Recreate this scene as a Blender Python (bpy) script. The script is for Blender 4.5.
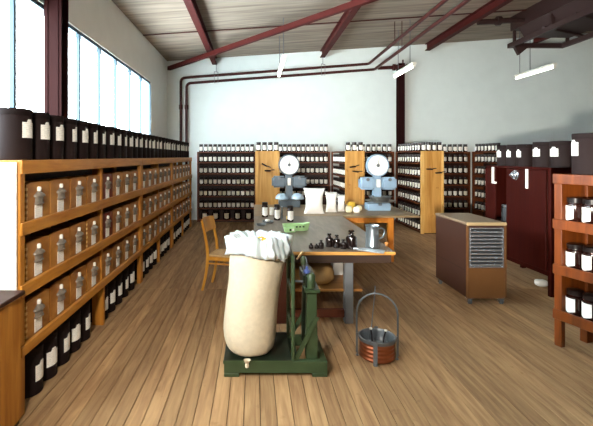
import bpy, bmesh, math, random
from mathutils import Vector, Matrix, noise
random.seed(7)
PI = math.pi
for o in list(bpy.data.objects):
    bpy.data.objects.remove(o, do_unlink=True)
scn = bpy.context.scene
C = scn.collection

# ------------------------------------------------------------------ camera
F, CX, CY, H = 415.0, 254.0, 156.5, 1.75          # focal length in pixels, vanishing point, eye height
cd = bpy.data.cameras.new('camera')
cam = bpy.data.objects.new('camera', cd); C.objects.link(cam)
cam.location = (0, 0, H); cam.rotation_euler = (PI/2, 0, 0)
cd.sensor_width = 36; cd.lens = 36*F/593
cd.shift_x = (296.5-CX)/593; cd.shift_y = -(213-CY)/593
cd.clip_start = 0.05
scn.camera = cam
# ------------------------------------------------------------------ light
w = bpy.data.worlds.new('sky'); scn.world = w; w.use_nodes = True
bg = w.node_tree.nodes['Background']
bg.inputs[0].default_value = (0.86, 0.94, 1.0, 1); bg.inputs[1].default_value = 30.0
fl = bpy.data.lights.new('flash', 'SPOT'); fl.energy = 2200; fl.shadow_soft_size = 0.06
fl.color = (1.0, 0.93, 0.82); fl.spot_size = math.radians(54); fl.spot_blend = 0.8
flo = bpy.data.objects.new('flash', fl); C.objects.link(flo); flo.location = (0.08, 0.05, 1.46)
flo.rotation_euler = (Vector((5.2, 11.4, 3.4))-flo.location).to_track_quat('-Z', 'Y').to_euler()
fm = bpy.data.lights.new('flood_lamp', 'SPOT'); fm.energy = 560; fm.spot_size = math.radians(92); fm.spot_blend = 1.0; fm.shadow_soft_size = 0.16; fm.color = (1.0, 0.93, 0.82)
fmo = bpy.data.objects.new('flood_lamp', fm); C.objects.link(fmo); fmo.location = (-0.9, 0.6, 2.3)
fmo.rotation_euler = (Vector((-0.1, 5.0, 0.7))-fmo.location).to_track_quat('-Z', 'Y').to_euler()
scn.view_settings.view_transform = 'Standard'
scn.view_settings.look = 'None'
scn.view_settings.gamma = 1.0
scn.view_settings.use_curve_mapping = False
scn.view_settings.exposure = 0.0
TUBE = 11.0                                        # emission of the fluorescent tubes

# ------------------------------------------------------------------ materials
def lin(h):
    h = h.lstrip('#'); r = []
    for i in (0, 2, 4):
        c = int(h[i:i+2], 16)/255
        r.append(c/12.92 if c <= .04045 else ((c+.055)/1.055)**2.4)
    return (*r, 1)
M = {}
def base_mat(name):
    m = bpy.data.materials.new(name); m.use_nodes = True
    nt = m.node_tree; b = nt.nodes['Principled BSDF']; M[name] = m
    return m, nt, b
def plain(name, col, rough=.5, metal=0, var=.12, scale=14, bump=0.0, spec=.5, rnd=.0):
    """colour with soft mottling and a small per-object shift"""
    m, nt, b = base_mat(name); N = nt.nodes; L = nt.links
    tc = N.new('ShaderNodeTexCoord'); no = N.new('ShaderNodeTexNoise')
    no.inputs['Scale'].default_value = scale; no.inputs['Detail'].default_value = 5
    L.new(tc.outputs['Object'], no.inputs['Vector'])
    ramp = N.new('ShaderNodeMapRange'); ramp.inputs[1].default_value = .25; ramp.inputs[2].default_value = .75
    ramp.inputs[3].default_value = 1-var; ramp.inputs[4].default_value = 1+var
    L.new(no.outputs[0], ramp.inputs[0])
    hsv = N.new('ShaderNodeHueSaturation'); hsv.inputs['Color'].default_value = lin(col)
    val = ramp.outputs[0]
    if rnd:
        oi = N.new('ShaderNodeObjectInfo'); mr = N.new('ShaderNodeMapRange')
        mr.inputs[3].default_value = 1-rnd; mr.inputs[4].default_value = 1+rnd
        L.new(oi.outputs['Random'], mr.inputs[0])
        mu = N.new('ShaderNodeMath'); mu.operation = 'MULTIPLY'
        L.new(val, mu.inputs[0]); L.new(mr.outputs[0], mu.inputs[1]); val = mu.outputs[0]
    L.new(val, hsv.inputs['Value']); L.new(hsv.outputs[0], b.inputs['Base Color'])
    b.inputs['Roughness'].default_value = rough; b.inputs['Metallic'].default_value = metal
    b.inputs['Specular IOR Level'].default_value = spec
    if bump:
        bp = N.new('ShaderNodeBump'); bp.inputs['Strength'].default_value = bump; bp.inputs['Distance'].default_value = .01
        L.new(no.outputs[0], bp.inputs['Height']); L.new(bp.outputs[0], b.inputs['Normal'])
    return m
def wood(name, c1, c2, stretch=(1, 12, 12), scale=3.0, rough=.5, rnd=.12, bump=.15, knots=0.0, spec=.4):
    """grain stretched along the axis with the smallest factor; pieces differ a little"""
    m, nt, b = base_mat(name); N = nt.nodes; L = nt.links
    tc = N.new('ShaderNodeTexCoord'); oi = N.new('ShaderNodeObjectInfo')
    ad = N.new('ShaderNodeVectorMath'); ad.operation = 'ADD'
    sc = N.new('ShaderNodeVectorMath'); sc.operation = 'SCALE'; sc.inputs['Scale'].default_value = 37.0
    L.new(oi.outputs['Random'], sc.inputs[0])
    mp = N.new('ShaderNodeMapping'); mp.inputs['Scale'].default_value = stretch
    L.new(tc.outputs['Object'], mp.inputs[0]); L.new(mp.outputs[0], ad.inputs[0]); L.new(sc.outputs[0], ad.inputs[1])
    n1 = N.new('ShaderNodeTexNoise'); n1.inputs['Scale'].default_value = scale; n1.inputs['Detail'].default_value = 7
    n1.inputs['Distortion'].default_value = .6; L.new(ad.outputs[0], n1.inputs['Vector'])
    cr = N.new('ShaderNodeValToRGB'); cr.color_ramp.elements[0].position = .3; cr.color_ramp.elements[1].position = .7
    cr.color_ramp.elements[0].color = lin(c1); cr.color_ramp.elements[1].color = lin(c2)
    L.new(n1.outputs[0], cr.inputs[0])
    hsv = N.new('ShaderNodeHueSaturation'); L.new(cr.outputs[0], hsv.inputs['Color'])
    mr = N.new('ShaderNodeMapRange'); mr.inputs[3].default_value = 1-rnd; mr.inputs[4].default_value = 1+rnd
    L.new(oi.outputs['Random'], mr.inputs[0]); L.new(mr.outputs[0], hsv.inputs['Value'])
    out = hsv.outputs[0]
    if knots:
        n2 = N.new('ShaderNodeTexNoise'); n2.inputs['Scale'].default_value = 9; n2.inputs['Detail'].default_value = 3
        a2 = N.new('ShaderNodeVectorMath'); a2.operation = 'ADD'
        L.new(tc.outputs['Object'], a2.inputs[0]); L.new(sc.outputs[0], a2.inputs[1]); L.new(a2.outputs[0], n2.inputs['Vector'])
        k = N.new('ShaderNodeMapRange'); k.inputs[1].default_value = .66; k.inputs[2].default_value = .74
        k.inputs[3].default_value = 0; k.inputs[4].default_value = knots
        L.new(n2.outputs[0], k.inputs[0])
        mx = N.new('ShaderNodeMixRGB'); mx.inputs[2].default_value = lin(c1)
        mx.blend_type = 'MULTIPLY'; L.new(k.outputs[0], mx.inputs[0]); L.new(out, mx.inputs[1]); out = mx.outputs[0]
    L.new(out, b.inputs['Base Color'])
    b.inputs['Roughness'].default_value = rough; b.inputs['Specular IOR Level'].default_value = spec
    bp = N.new('ShaderNodeBump'); bp.inputs['Strength'].default_value = bump; bp.inputs['Distance'].default_value = .004
    L.new(n1.outputs[0], bp.inputs['Height']); L.new(bp.outputs[0], b.inputs['Normal'])
    return m
def paper(name, col, ink, lines=60, amount=.35):
    """paper with faint rows of illegible small print"""
    m, nt, b = base_mat(name); N = nt.nodes; L = nt.links
    tc = N.new('ShaderNodeTexCoord'); sp = N.new('ShaderNodeSeparateXYZ'); L.new(tc.outputs['Object'], sp.inputs[0])
    mu = N.new('ShaderNodeMath'); mu.operation = 'MULTIPLY'; mu.inputs[1].default_value = lines; L.new(sp.outputs[2], mu.inputs[0])
    fr = N.new('ShaderNodeMath'); fr.operation = 'FRACT'; L.new(mu.outputs[0], fr.inputs[0])
    gt = N.new('ShaderNodeMath'); gt.operation = 'GREATER_THAN'; gt.inputs[1].default_value = .62; L.new(fr.outputs[0], gt.inputs[0])
    no = N.new('ShaderNodeTexNoise'); no.inputs['Scale'].default_value = 55; L.new(tc.outputs['Object'], no.inputs['Vector'])
    g2 = N.new('ShaderNodeMath'); g2.operation = 'GREATER_THAN'; g2.inputs[1].default_value = .5; L.new(no.outputs[0], g2.inputs[0])
    m2 = N.new('ShaderNodeMath'); m2.operation = 'MULTIPLY'; L.new(gt.outputs[0], m2.inputs[0]); L.new(g2.outputs[0], m2.inputs[1])
    m3 = N.new('ShaderNodeMath'); m3.operation = 'MULTIPLY'; m3.inputs[1].default_value = amount; L.new(m2.outputs[0], m3.inputs[0])
    mx = N.new('ShaderNodeMixRGB'); mx.inputs[1].default_value = lin(col); mx.inputs[2].default_value = lin(ink)
    L.new(m3.outputs[0], mx.inputs[0]); L.new(mx.outputs[0], b.inputs['Base Color'])
    b.inputs['Roughness'].default_value = .7
    return m
def emit(name, col, s):
    m, nt, b = base_mat(name)
    b.inputs['Base Color'].default_value = lin(col); b.inputs['Emission Color'].default_value = lin(col)
    b.inputs['Emission Strength'].default_value = s
    return m
def pane_mat(name):
    m, nt, b = base_mat(name); N = nt.nodes; L = nt.links
    t = N.new('ShaderNodeBsdfTransparent'); t.inputs[0].default_value = (.94, .97, .97, 1)
    g = N.new('ShaderNodeBsdfGlossy'); g.inputs['Roughness'].default_value = .03
    mx = N.new('ShaderNodeMixShader'); mx.inputs[0].default_value = .05
    L.new(t.outputs[0], mx.inputs[1]); L.new(g.outputs[0], mx.inputs[2]); L.new(mx.outputs[0], N['Material Output'].inputs[0])
    return m

wood('plank', '#8c6a4a', '#b8966c', (10, .8, 10), 2.6, .62, .17, .12, .3, .25)
wood('floor_base', '#2c1c10', '#3a2616', (10, .8, 10), 2, .8)
wood('rack_wood', '#a4641c', '#c98a36', (9, 1, 9), 2.2, .42, .07)
wood('rack_upright', '#9c5e1b', '#c28434', (9, 9, 1), 2.2, .42, .07)
wood('drawer_wood', '#94591f', '#bd843f', (4, 1.6, 4), 2.2, .42, .16)
wood('red_drawer', '#64180a', '#7d2413', (4, 1.6, 4), 2.2, .42, .05)
wood('pale_wood', '#d0a360', '#e3be80', (4, 4, 1.5), 2.5, .5, .06)
wood('dark_rack', '#5a2a12', '#6f3919', (1, 9, 9), 2.2, .5, .08)
wood('panel_wood', '#b47a34', '#dba85c', (7, 7, .7), 1.6, .45, .06, .1, .5)
wood('panel_post', '#d29c4e', '#e8bd74', (7, 7, .8), 2, .45, .05)
wood('right_rack', '#582706', '#7a3b0b', (8, 8, 1), 2.2, .42, .06)
wood('cabinet_red', '#2c0906', '#380e08', (8, 8, 1), 2, .55, .05, .1, 0, .07)
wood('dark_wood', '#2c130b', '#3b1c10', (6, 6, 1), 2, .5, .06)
wood('table_top', '#554a3d', '#73675a', (8, 1.2, 8), 2, .38, .03, .1, .4, .5)
wood('table_top_cross', '#6e5a43', '#8f7857', (1.2, 8, 8), 2, .42, .03)
wood('table_edge', '#a9722f', '#c8924a', (1, 8, 8), 2, .5, .05)
wood('table_dark', '#2a1a12', '#3b261a', (1, 8, 8), 2, .5, .05)
wood('table_brown', '#5a2c1c', '#6b3724', (6, 6, 1), 2, .5, .05)
wood('orange_wood', '#9a5412', '#bd7523', (6, 6, 1.5), 2, .42, .06)
wood('chair_wood', '#c07f22', '#dba344', (5, 5, 1), 2, .35, .04)
wood('shelf_board', '#a56d33', '#c08a4e', (1, 8, 8), 2, .5, .05)
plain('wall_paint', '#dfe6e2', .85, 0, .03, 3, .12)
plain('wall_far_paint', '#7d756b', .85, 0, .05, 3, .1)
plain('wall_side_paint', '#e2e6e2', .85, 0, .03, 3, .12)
m, nt, b = base_mat('ceiling_board')
N = nt.nodes; L = nt.links
tc = N.new('ShaderNodeTexCoord'); mp = N.new('ShaderNodeMapping'); mp.inputs['Scale'].default_value = (.5, 7, 1)
n1 = N.new('ShaderNodeTexNoise'); n1.inputs['Scale'].default_value = 1.6; n1.inputs['Detail'].default_value = 6
L.new(tc.outputs['Object'], mp.inputs[0]); L.new(mp.outputs[0], n1.inputs[0])
cr = N.new('ShaderNodeValToRGB'); cr.color_ramp.elements[0].position = .32; cr.color_ramp.elements[1].position = .68
cr.color_ramp.elements[0].color = lin('#786a5c'); cr.color_ramp.elements[1].color = lin('#9f9181')
L.new(n1.outputs[0], cr.inputs[0]); L.new(cr.outputs[0], b.inputs['Base Color']); b.inputs['Roughness'].default_value = .85
plain('steel_red', '#46120e', .7, 0, .1, 6, 0, .2)
plain('column_red', '#220706', .75, 0, .1, 6, 0, .1)
plain('pipe_red', '#3e120e', .5, 0, .1, 6, 0, .3)
plain('vent_brown', '#2c1512', .55, 0, .15, 5)
plain('mullion', '#45565f', .6, 0, .05, 6, 0, .2)
plain('white_paint', '#e6e2d6', .6, 0, .04, 5)
plain('canister', '#1e1312', .7, 0, .06, 20, 0, .15, .08)
plain('canister_lid', '#1a100f', .7, 0, .06, 20, 0, .15)
plain('brown_glass', '#26100b', .16, 0, .15, 20, 0, .5, .1)
plain('black_stopper', '#170e0c', .3, 0, .1, 20)
plain('black_glass', '#150d0c', .1, 0, .1, 20, 0, .6)
plain('pull_metal', '#81776b', .45, .35, .2, 40)
plain('white_knob', '#ece8de', .4, 0, .03, 20)
plain('grey_enamel', '#55646f', .35, .1, .08, 12)
plain('blue_enamel', '#8fa9c0', .35, .05, .06, 12)
plain('pale_enamel', '#a9bfd0', .3, .1, .05, 12)
plain('pan_metal', '#8f8f8b', .3, .8, .1, 12)
plain('dial_white', '#eef0ea', .35, 0, .02, 8)
plain('steel', '#9aa5ad', .28, .9, .1, 18)
plain('bright_steel', '#c9d2d8', .35, .5, .05, 18)
plain('grey_iron', '#6f7478', .42, .6, .15, 18)
plain('leg_grey', '#7c8084', .45, .3, .1, 10)
plain('copper', '#b06a48', .38, .92, .2, 9)
plain('tin_inside', '#7a8085', .4, .7, .15, 14)
plain('scale_green', '#34452a', .42, 0, .14, 9)
plain('scale_green_dark', '#1a2418', .35, .1, .2, 9)
plain('pale_green', '#9cc088', .45, 0, .06, 12)
plain('burlap', '#cfc2a8', .9, 0, .08, 26, .25)
m, nt, b = base_mat('liner')
b.inputs['Base Color'].default_value = lin('#e4e8ea'); b.inputs['Roughness'].default_value = .3
b.inputs['Subsurface Weight'].default_value = .2
plain('yellow_herb', '#d8b23c', .8, 0, .3, 60, .3)
plain('pale_herb', '#e9dfb8', .8, 0, .2, 60, .3)
plain('white_bag', '#f3f2ec', .75, 0, .02, 10, .1)
plain('kraft', '#b08a55', .8, 0, .2, 9, .2)
plain('unit_brown', '#361d14', .42, 0, .06, 10)
plain('unit_top', '#7a6752', .5, 0, .06, 10)
plain('unit_front', '#5e3e20', .42, 0, .05, 10)
plain('unit_trim', '#cbb58a', .3, .5, .05, 10)
plain('grille_silver', '#b9bfc6', .25, .8, .06, 20)
plain('grille_dark', '#101114', .5, 0, .1, 20)
plain('rubber', '#241b18', .6, 0, .1, 20)
plain('rush', '#c9a97a', .8, 0, .15, 40, .3)
plain('wire', '#3a3f52', .5, 0, .1, 20)
plain('blue_cap', '#4a5c9a', .4, 0, .1, 20)
paper('label_paper', '#f6f4ec', '#8b8480', 70, .3)
paper('label_small', '#f6f3ea', '#8b8378', 90, .3)
paper('label_cream', '#e4dec8', '#8b8378', 90, .3)
emit('tube_light', '#fbfdf4', TUBE)
pane_mat('pane_glass')

# ------------------------------------------------------------------ mesh helpers
class MB:
    def __init__(s): s.v = []; s.f = []
    def add(s, vs, fs):
        n = len(s.v); s.v += [tuple(p) for p in vs]; s.f += [tuple(i+n for i in f) for f in fs]; return s
    def box(s, x0, x1, y0, y1, z0, z1):
        return s.add([(x0,y0,z0),(x1,y0,z0),(x1,y1,z0),(x0,y1,z0),(x0,y0,z1),(x1,y0,z1),(x1,y1,z1),(x0,y1,z1)],
                     [(0,3,2,1),(4,5,6,7),(0,1,5,4),(1,2,6,5),(2,3,7,6),(3,0,4,7)])
    def lathe(s, prof, n=20, c=(0,0,0), axis='z', sx=1, sy=1):
        """profile of (radius, height); zero radius closes with a point"""
        vs = []; rings = []
        for r, z in prof:
            if r < 1e-6:
                rings.append([len(vs)]); vs.append((0, 0, z))
            else:
                rings.append(list(range(len(vs), len(vs)+n)))
                vs += [(r*math.cos(2*PI*i/n)*sx, r*math.sin(2*PI*i/n)*sy, z) for i in range(n)]
        fs = []
        for a, b in zip(rings, rings[1:]):
            for i in range(n):
                j = (i+1) % n
                if len(a) == 1 and len(b) == 1: continue
                if len(a) == 1: fs.append((a[0], b[j], b[i]))
                elif len(b) == 1: fs.append((a[i], a[j], b[0]))
                else: fs.append((a[i], a[j], b[j], b[i]))
        if axis == 'y': vs = [(x, -z, y) for x, y, z in vs]      # height runs towards -Y
        if axis == 'x': vs = [(z, x, y) for x, y, z in vs]
        return s.add([(x+c[0], y+c[1], z+c[2]) for x, y, z in vs], fs)
    def tube(s, pts, r, n=8, flat=None):
        pts = [Vector(p) for p in pts]; rs = r if isinstance(r, (list, tuple)) else [r]*len(pts)
        vs = []; up0 = None
        for k, p in enumerate(pts):
            d = (pts[min(k+1, len(pts)-1)]-pts[max(k-1, 0)]).normalized()
            if up0 is None:
                up0 = Vector((0, 0, 1)) if abs(d.z) < .9 else Vector((1, 0, 0))
            a = d.cross(up0).normalized(); u = a.cross(d).normalized(); up0 = u
            fa, fb = flat if flat else (1, 1)
            for i in range(n):
                t = 2*PI*i/n+PI/n
                vs.append(p+(a*math.cos(t)*fa+u*math.sin(t)*fb)*rs[k])
        fs = []
        for k in range(len(pts)-1):
            for i in range(n):
                j = (i+1) % n; fs.append((k*n+i, k*n+j, (k+1)*n+j, (k+1)*n+i))
        fs.append(tuple(reversed(range(n)))); fs.append(tuple((len(pts)-1)*n+i for i in range(n)))
        return s.add(vs, fs)
    def bar(s, p, q, w, h):
        """square bar from p to q, w across and h in height"""
        p = Vector(p); q = Vector(q); d = (q-p).normalized()
        up = Vector((0, 0, 1)) if abs(d.z) < .95 else Vector((0, 1, 0))
        a = d.cross(up).normalized()*w/2; u = a.cross(d).normalized()*h/2
        vs = [e+x*a+y*u for e in (p, q) for x, y in ((-1,-1),(1,-1),(1,1),(-1,1))]
        return s.add(vs, [(0,1,2,3),(7,6,5,4),(0,4,5,1),(1,5,6,2),(2,6,7,3),(3,7,4,0)])
    def prism(s, poly, y0, y1, plane='xz'):
        n = len(poly); k = {'xz': lambda a, b, t: (a, t, b), 'yz': lambda a, b, t: (t, a, b), 'xy': lambda a, b, t: (a, b, t)}[plane]
        vs = [k(a, b, y0) for a, b in poly]+[k(a, b, y1) for a, b in poly]
        fs = [tuple(range(n)), tuple(reversed(range(n, 2*n)))]+[(i, i+n, (i+1) % n+n, (i+1) % n) for i in range(n)]
        return s.add(vs, fs)
    def patch(s, r, aw, z0, z1, tab=0, point=0, n=8, thick=.0012, cen=-PI/2):
        """paper bent round a cylinder, centred on -Y; tab = raised middle, point = dropped middle"""
        vs = []; fs = []
        for i in range(n+1):
            t = cen+aw*(i/n-.5); mid = abs(i/n-.5)
            zt = z1+(tab if mid < .2 else 0); zb = z0-(point*(1-2*mid) if point else 0)
            for rr in (r, r+thick):
                vs += [(rr*math.cos(t), rr*math.sin(t), zb), (rr*math.cos(t), rr*math.sin(t), zt)]
        for i in range(n):
            a = i*4; b2 = a+4
            fs += [(a+2, b2+2, b2+3, a+3), (a, a+1, b2+1, b2), (a+1, a+3, b2+3, b2+1), (a, b2, b2+2, a+2)]
        fs += [(0, 2, 3, 1), (n*4, n*4+1, n*4+3, n*4+2)]
        return s.add(vs, fs)
    def mesh(s, name, mat, bevel=0, smooth=False, seg=1):
        me = bpy.data.meshes.new(name); me.from_pydata(s.v, [], s.f)
        bm = bmesh.new(); bm.from_mesh(me)
        bmesh.ops.recalc_face_normals(bm, faces=bm.faces)
        if bevel: bmesh.ops.bevel(bm, geom=list(bm.edges), offset=bevel, segments=seg, affect='EDGES', clamp_overlap=True)
        if smooth:
            for f in bm.faces: f.smooth = True
            for e in bm.edges:
                if len(e.link_faces) == 2 and e.calc_face_angle(0) > math.radians(38): e.smooth = False
        bm.to_mesh(me); bm.free()
        me.materials.append(M[mat]); return me
    def build(s, name, mat, parent=None, bevel=0, smooth=False, seg=1, loc=None):
        o = bpy.data.objects.new(name, s.mesh(name, mat, bevel, smooth, seg)); C.objects.link(o)
        if parent: o.parent = parent
        if loc: o.location = loc
        return o
def put(name, me, parent=None, loc=(0,0,0), rz=0):
    o = bpy.data.objects.new(name, me); C.objects.link(o); o.location = loc; o.rotation_euler[2] = rz
    if parent: o.parent = parent
    return o
def tag(o, label=None, cat=None, group=None, kind=None):
    for k, v in (('label', label), ('category', cat), ('group', group), ('kind', kind)):
        if v: o[k] = v
    return o
def thing(name, label, cat, loc=(0,0,0), rz=0, group=None):
    o = bpy.data.objects.new(name, None); C.objects.link(o); o.empty_display_size = .1
    o.location = loc; o.rotation_euler[2] = rz
    return tag(o, label, cat, group)
ORD = ['', 'first', 'second', 'third', 'fourth', 'fifth', 'sixth', 'seventh', 'eighth', 'ninth', 'tenth', 'eleventh', 'twelfth',
       'thirteenth', 'fourteenth', 'fifteenth', 'sixteenth', 'seventeenth', 'eighteenth', 'nineteenth', 'twentieth']
ORD += ['twenty-'+x for x in ORD[1:10]]+['thirtieth', 'thirty-first', 'thirty-second']

# ================================================================== the room
WL, WR, WB, WN = -2.4, 9.7, 11.45, -3.0
def zc(x): return 4.38+.066*(x-WL)
fo = tag(MB().box(WL, WR, WN, WB, -.2, -.022).build('floor', 'floor_base'), 'bare floor of narrow worn softwood planks', kind='structure')
PW = .1115
seg_y = [(1.55, 5.5), (5.5, 9.9), (9.9, WB)]
pl_me = [MB().box(-PW/2+.0022, PW/2-.0022, .003, b-a-.003, -.021, 0).mesh('plank', 'plank', .0012) for a, b in seg_y]
x = -2.02
while x < 7.6:
    for k, (a, b) in enumerate(seg_y):
        if k == 0 and x > 4.3: continue
        if k == 2 and -1.4 < x < -5: continue
        put('plank', pl_me[k], fo, (x, a, random.uniform(-.0012, .0006)))
    x += PW
# ceiling, tilted
ceil = MB().prism([(WL, zc(WL)), (WR, zc(WR)), (WR, zc(WR)+.15), (WL, zc(WL)+.15)], WN, WB).build('ceiling', 'ceiling_board')
tag(ceil, 'sloping greyish board ceiling', kind='structure')
tag(MB().box(WL-.2, WR+.2, WB, WB+.2, -.2, 5.6).build('wall_back', 'wall_paint'), 'white painted back wall', kind='structure')
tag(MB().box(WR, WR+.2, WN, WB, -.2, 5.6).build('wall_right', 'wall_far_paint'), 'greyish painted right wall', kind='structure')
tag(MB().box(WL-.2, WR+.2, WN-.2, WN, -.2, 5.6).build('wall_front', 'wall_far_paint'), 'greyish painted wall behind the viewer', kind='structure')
WS, WT, WE = 1.6, 3.49, 9.7
lw = MB().box(WL-.22, WL, WN, WB, -.2, WS).box(WL-.22, WL, WN, WB, WT, 5.6).box(WL-.22, WL, WE, WB, WS, WT).box(WL-.22, WL, WN, WN+4.06, WS, WT)
tag(lw.build('wall_left', 'wall_side_paint'), 'white window wall', kind='structure')
win = MB().box(WL-.13, WL-.02, WN+4.06, WE, WT-.05, WT).box(WL-.13, WL-.02, WN+4.06, WE, WS, WS+.05).build('window_1', 'mullion')
tag(win, 'long band of tall windows with pale blue steel bars', kind='structure')
ys = [9.66, 8.88, 8.1, 7.27, 6.5, 5.74, 4.95, 4.18, 3.4, 2.62, 1.84, 1.09]
mul = MB().box(.012, .066, -.022, .022, WS+.05, WT-.05).mesh('mullion', 'mullion', .004)
for y in ys: put('mullion', mul, win, (WL-.07, y, 0))
for a, b in zip(ys, ys[1:]):
    MB().box(WL-.09, WL-.084, b+.032, a-.032, WS+.052, WT-.052).build('pane', 'pane_glass', win)
# ---- ceiling beams (I sections running front to back)
def ibeam(cx, z0, h, wd, y0, y1):
    return MB().box(cx-wd/2, cx+wd/2, y0, y1, z0, z0+.02).box(cx-.012, cx+.012, y0, y1, z0+.02, z0+h-.02).box(cx-wd/2, cx+wd/2, y0, y1, z0+h-.02, z0+h)
for cx, t in ((-1.08, 'nearest the window wall'), (1.88, 'second from the window wall, above the twin pipes'), (4.77, 'between the red column and the ventilation unit'), (7.7, 'behind the dark ventilation unit')):
    zz = zc(cx-.07)
    o = ibeam(0, -.19, .19, .13, 0, WB-WN-.06).build('ceiling_beam', 'steel_red', None, 0, False, 1, (cx, WN+.03, zz))
    tag(o, 'dark red steel ceiling beam '+t, 'beam', 'ceiling beams')
# wind brace below the beams
o = MB().bar((-2.33, 11.36, 4.16), (2.9, 5.25, 4.24), .09, .1).build('diagonal_brace', 'steel_red')
tag(o, 'long dark red diagonal steel brace crossing under the ceiling beams', 'brace')
o = MB().tube([(WL+.02, 8.9, zc(WL)-.03), (WR-.02, 8.9, zc(WR)-.03)], .014, 6).build('ceiling_conduit', 'pipe_red')
tag(o, 'thin red conduit running across the ceiling boards', 'conduit')
# near column in the window wall, back column
def column(name, lab, loc, z1, sx, sy, hollow='x'):
    t = thing(name, lab, 'column', loc)
    MB().box(-sx/2, sx/2, -sy/2, -sy/2+.02, 0, z1).build('flange', 'column_red', t)
    MB().box(-sx/2, sx/2, sy/2-.02, sy/2, 0, z1).build('flange', 'column_red', t)
    MB().box(-.02, .02, -sy/2+.02, sy/2-.02, 0, z1).build('web', 'column_red', t)
    MB().box(-sx/2-.03, sx/2+.03, -sy/2-.02, sy/2+.02, 0, .02).build('base_plate', 'column_red', t)
    return t
t = column('steel_column', 'broad dark red steel column standing against the windows', (-2.295, 4.82, 0), zc(-2.4)-.005, .2, .18)
for k in (-.06, .06): MB().box(k-.006, k+.006, -.098, -.09, .03, 4.3).build('flange_rib', 'column_red', t)
column('steel_column', 'slim dark red steel column against the back wall behind the jar racks', (4.0, 11.33, 0), 4.28, .17, .2)
# ---- pipes on the back wall
def arc(c, r, a0, a1, ax, n=6):
    out = []
    for i in range(n+1):
        t = a0+(a1-a0)*i/n
        out.append((c[0]+r*math.cos(t), c[1], c[2]+r*math.sin(t)))
    return out
Yp = 11.33
for i, (xv, zl, zr, xe, lab) in enumerate(((-2.0, 3.9, 4.27, 3.12, 'outer'), (-1.845, 3.755, 4.12, 3.28, 'inner'))):
    pts = [(xv, Yp, .02), (xv, Yp, zl-.12)]+arc((xv+.12, Yp, zl-.12), .12, PI, PI/2, 0)[1:]
    pts += [(xe-.12, Yp, zr)]+[(xe-.12+.12*math.sin(t), Yp-.12+.12*math.cos(t), zr) for t in (PI/8, PI/4, 3*PI/8, PI/2)]
    pts += [(xe, 2.6, zr+.05)]
    t = thing('heating_pipe', 'dark red heating pipe, '+lab+' one of the pair bending along the back wall', 'pipe', (0, 0, 0), 0, 'twin heating pipes')
    MB().tube(pts, .036, 10).build('pipe_run', 'pipe_red', t, 0, True)
    for yy in (3.2, 6.2, 9.2): MB().tube([(xe, yy, zr+.05), (xe, yy, zc(xe)-.005)], .008, 6).build('hanger', 'pipe_red', t)
    MB().lathe([(0, -.06), (.05, -.06), (.05, .06), (0, .06)], 10, (xv, Yp, 3.1)).build('coupling', 'pipe_red', t, 0, True)
for xh, zt in ((-1.03, 4.36), (1.88, 4.55)):
    zz = 3.9+.37*(xh+2)/5.1
    t = tag(MB().tube([(xh, Yp, zt), (xh, Yp, zz+.09)], .007, 6).tube([(xh-.05, Yp-.045, zz-.22), (xh-.05, Yp-.045, zz+.08), (xh+.05, Yp-.045, zz+.08), (xh+.05, Yp-.045, zz-.22), (xh-.05, Yp-.045, zz-.22)], .006, 6).bar((xh-.05, Yp-.045, zz+.085), (xh+.05, Yp+.01, zz+.085), .02, .012).build('pipe_hanger', 'grey_iron'),
            'wire pipe hanger below the '+('left' if xh < 0 else 'second')+' ceiling beam', 'hanger', 'pipe hangers')
# valve block on the back column where the pipes pass
t = thing('pipe_valve', 'dark pipe stub with flanges beside the top of the back column', 'pipe', (0, 0, 0))
MB().tube([(3.35, 11.2, 4.14), (4.25, 11.2, 4.17)], .05, 10).build('pipe_run', 'pipe_red', t, 0, True)
for xx in (3.78, 4.14): MB().lathe([(0, -.03), (.09, -.03), (.09, .03), (0, .03)], 12, (xx, 11.2, 4.155), 'x').build('flange', 'pipe_red', t, 0, True)
MB().tube([(4.02, 11.2, 4.18), (4.02, 11.2, 4.36)], .02, 8).build('stem', 'pipe_red', t, 0, True)
# ---- ventilation unit hung from the ceiling, top right
t = thing('ventilation_unit', 'dark brown ventilation housing with hanging frame under the ceiling at far right', 'ventilation', (0, 0, 0))
MB().prism([(5.84, 4.6), (8.6, 4.6), (8.6, zc(8.6)-.004), (5.84, zc(5.84)-.004)], 6.9, 9.45).build('housing', 'vent_brown', t)
for p, q in (((5.9, 9.55, 4.3), (7.1, 9.55, 4.3)), ((5.9, 9.6, 4.3), (5.9, 6.9, 4.3)), ((7.1, 9.6, 4.3), (7.1, 6.9, 4.3)), ((5.9, 7.0, 4.3), (7.1, 7.0, 4.3))):
    MB().bar(p, q, .08, .1).build('frame_bar', 'vent_brown', t)
for xx in (5.9, 7.1):
    for yy in (7.0, 8.2, 9.4): MB().bar((xx, yy, 4.3), (xx, yy, 4.62), .05, .05).build('hanger', 'vent_brown', t)
MB().prism([(6.0, 4.38), (7.0, 4.38), (7.2, 4.6), (5.86, 4.6)], 7.2, 9.2).build('hood', 'vent_brown', t)
for yy in (7.6, 8.4): MB().bar((5.86, yy, 4.36), (7.14, yy+.6, 4.36), .06, .05).build('cross_bar', 'vent_brown', t)
MB().prism([(5.92, 4.25), (6.25, 4.25), (6.02, 4.06)], 9.42, 9.5).build('bracket', 'vent_brown', t)
MB().tube([(4.86, 9.0, 4.66), (5.2, 9.0, 4.68), (5.5, 9.0, 4.7), (5.9, 9.0, 4.7)], .06, 10).build('duct_pipe', 'vent_brown', t, 0, True)
MB().lathe([(0, -.04), (.1, -.04), (.1, .04), (0, .04)], 12, (5.3, 9.0, 4.69), 'x').build('flange', 'vent_brown', t, 0, True)

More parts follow.
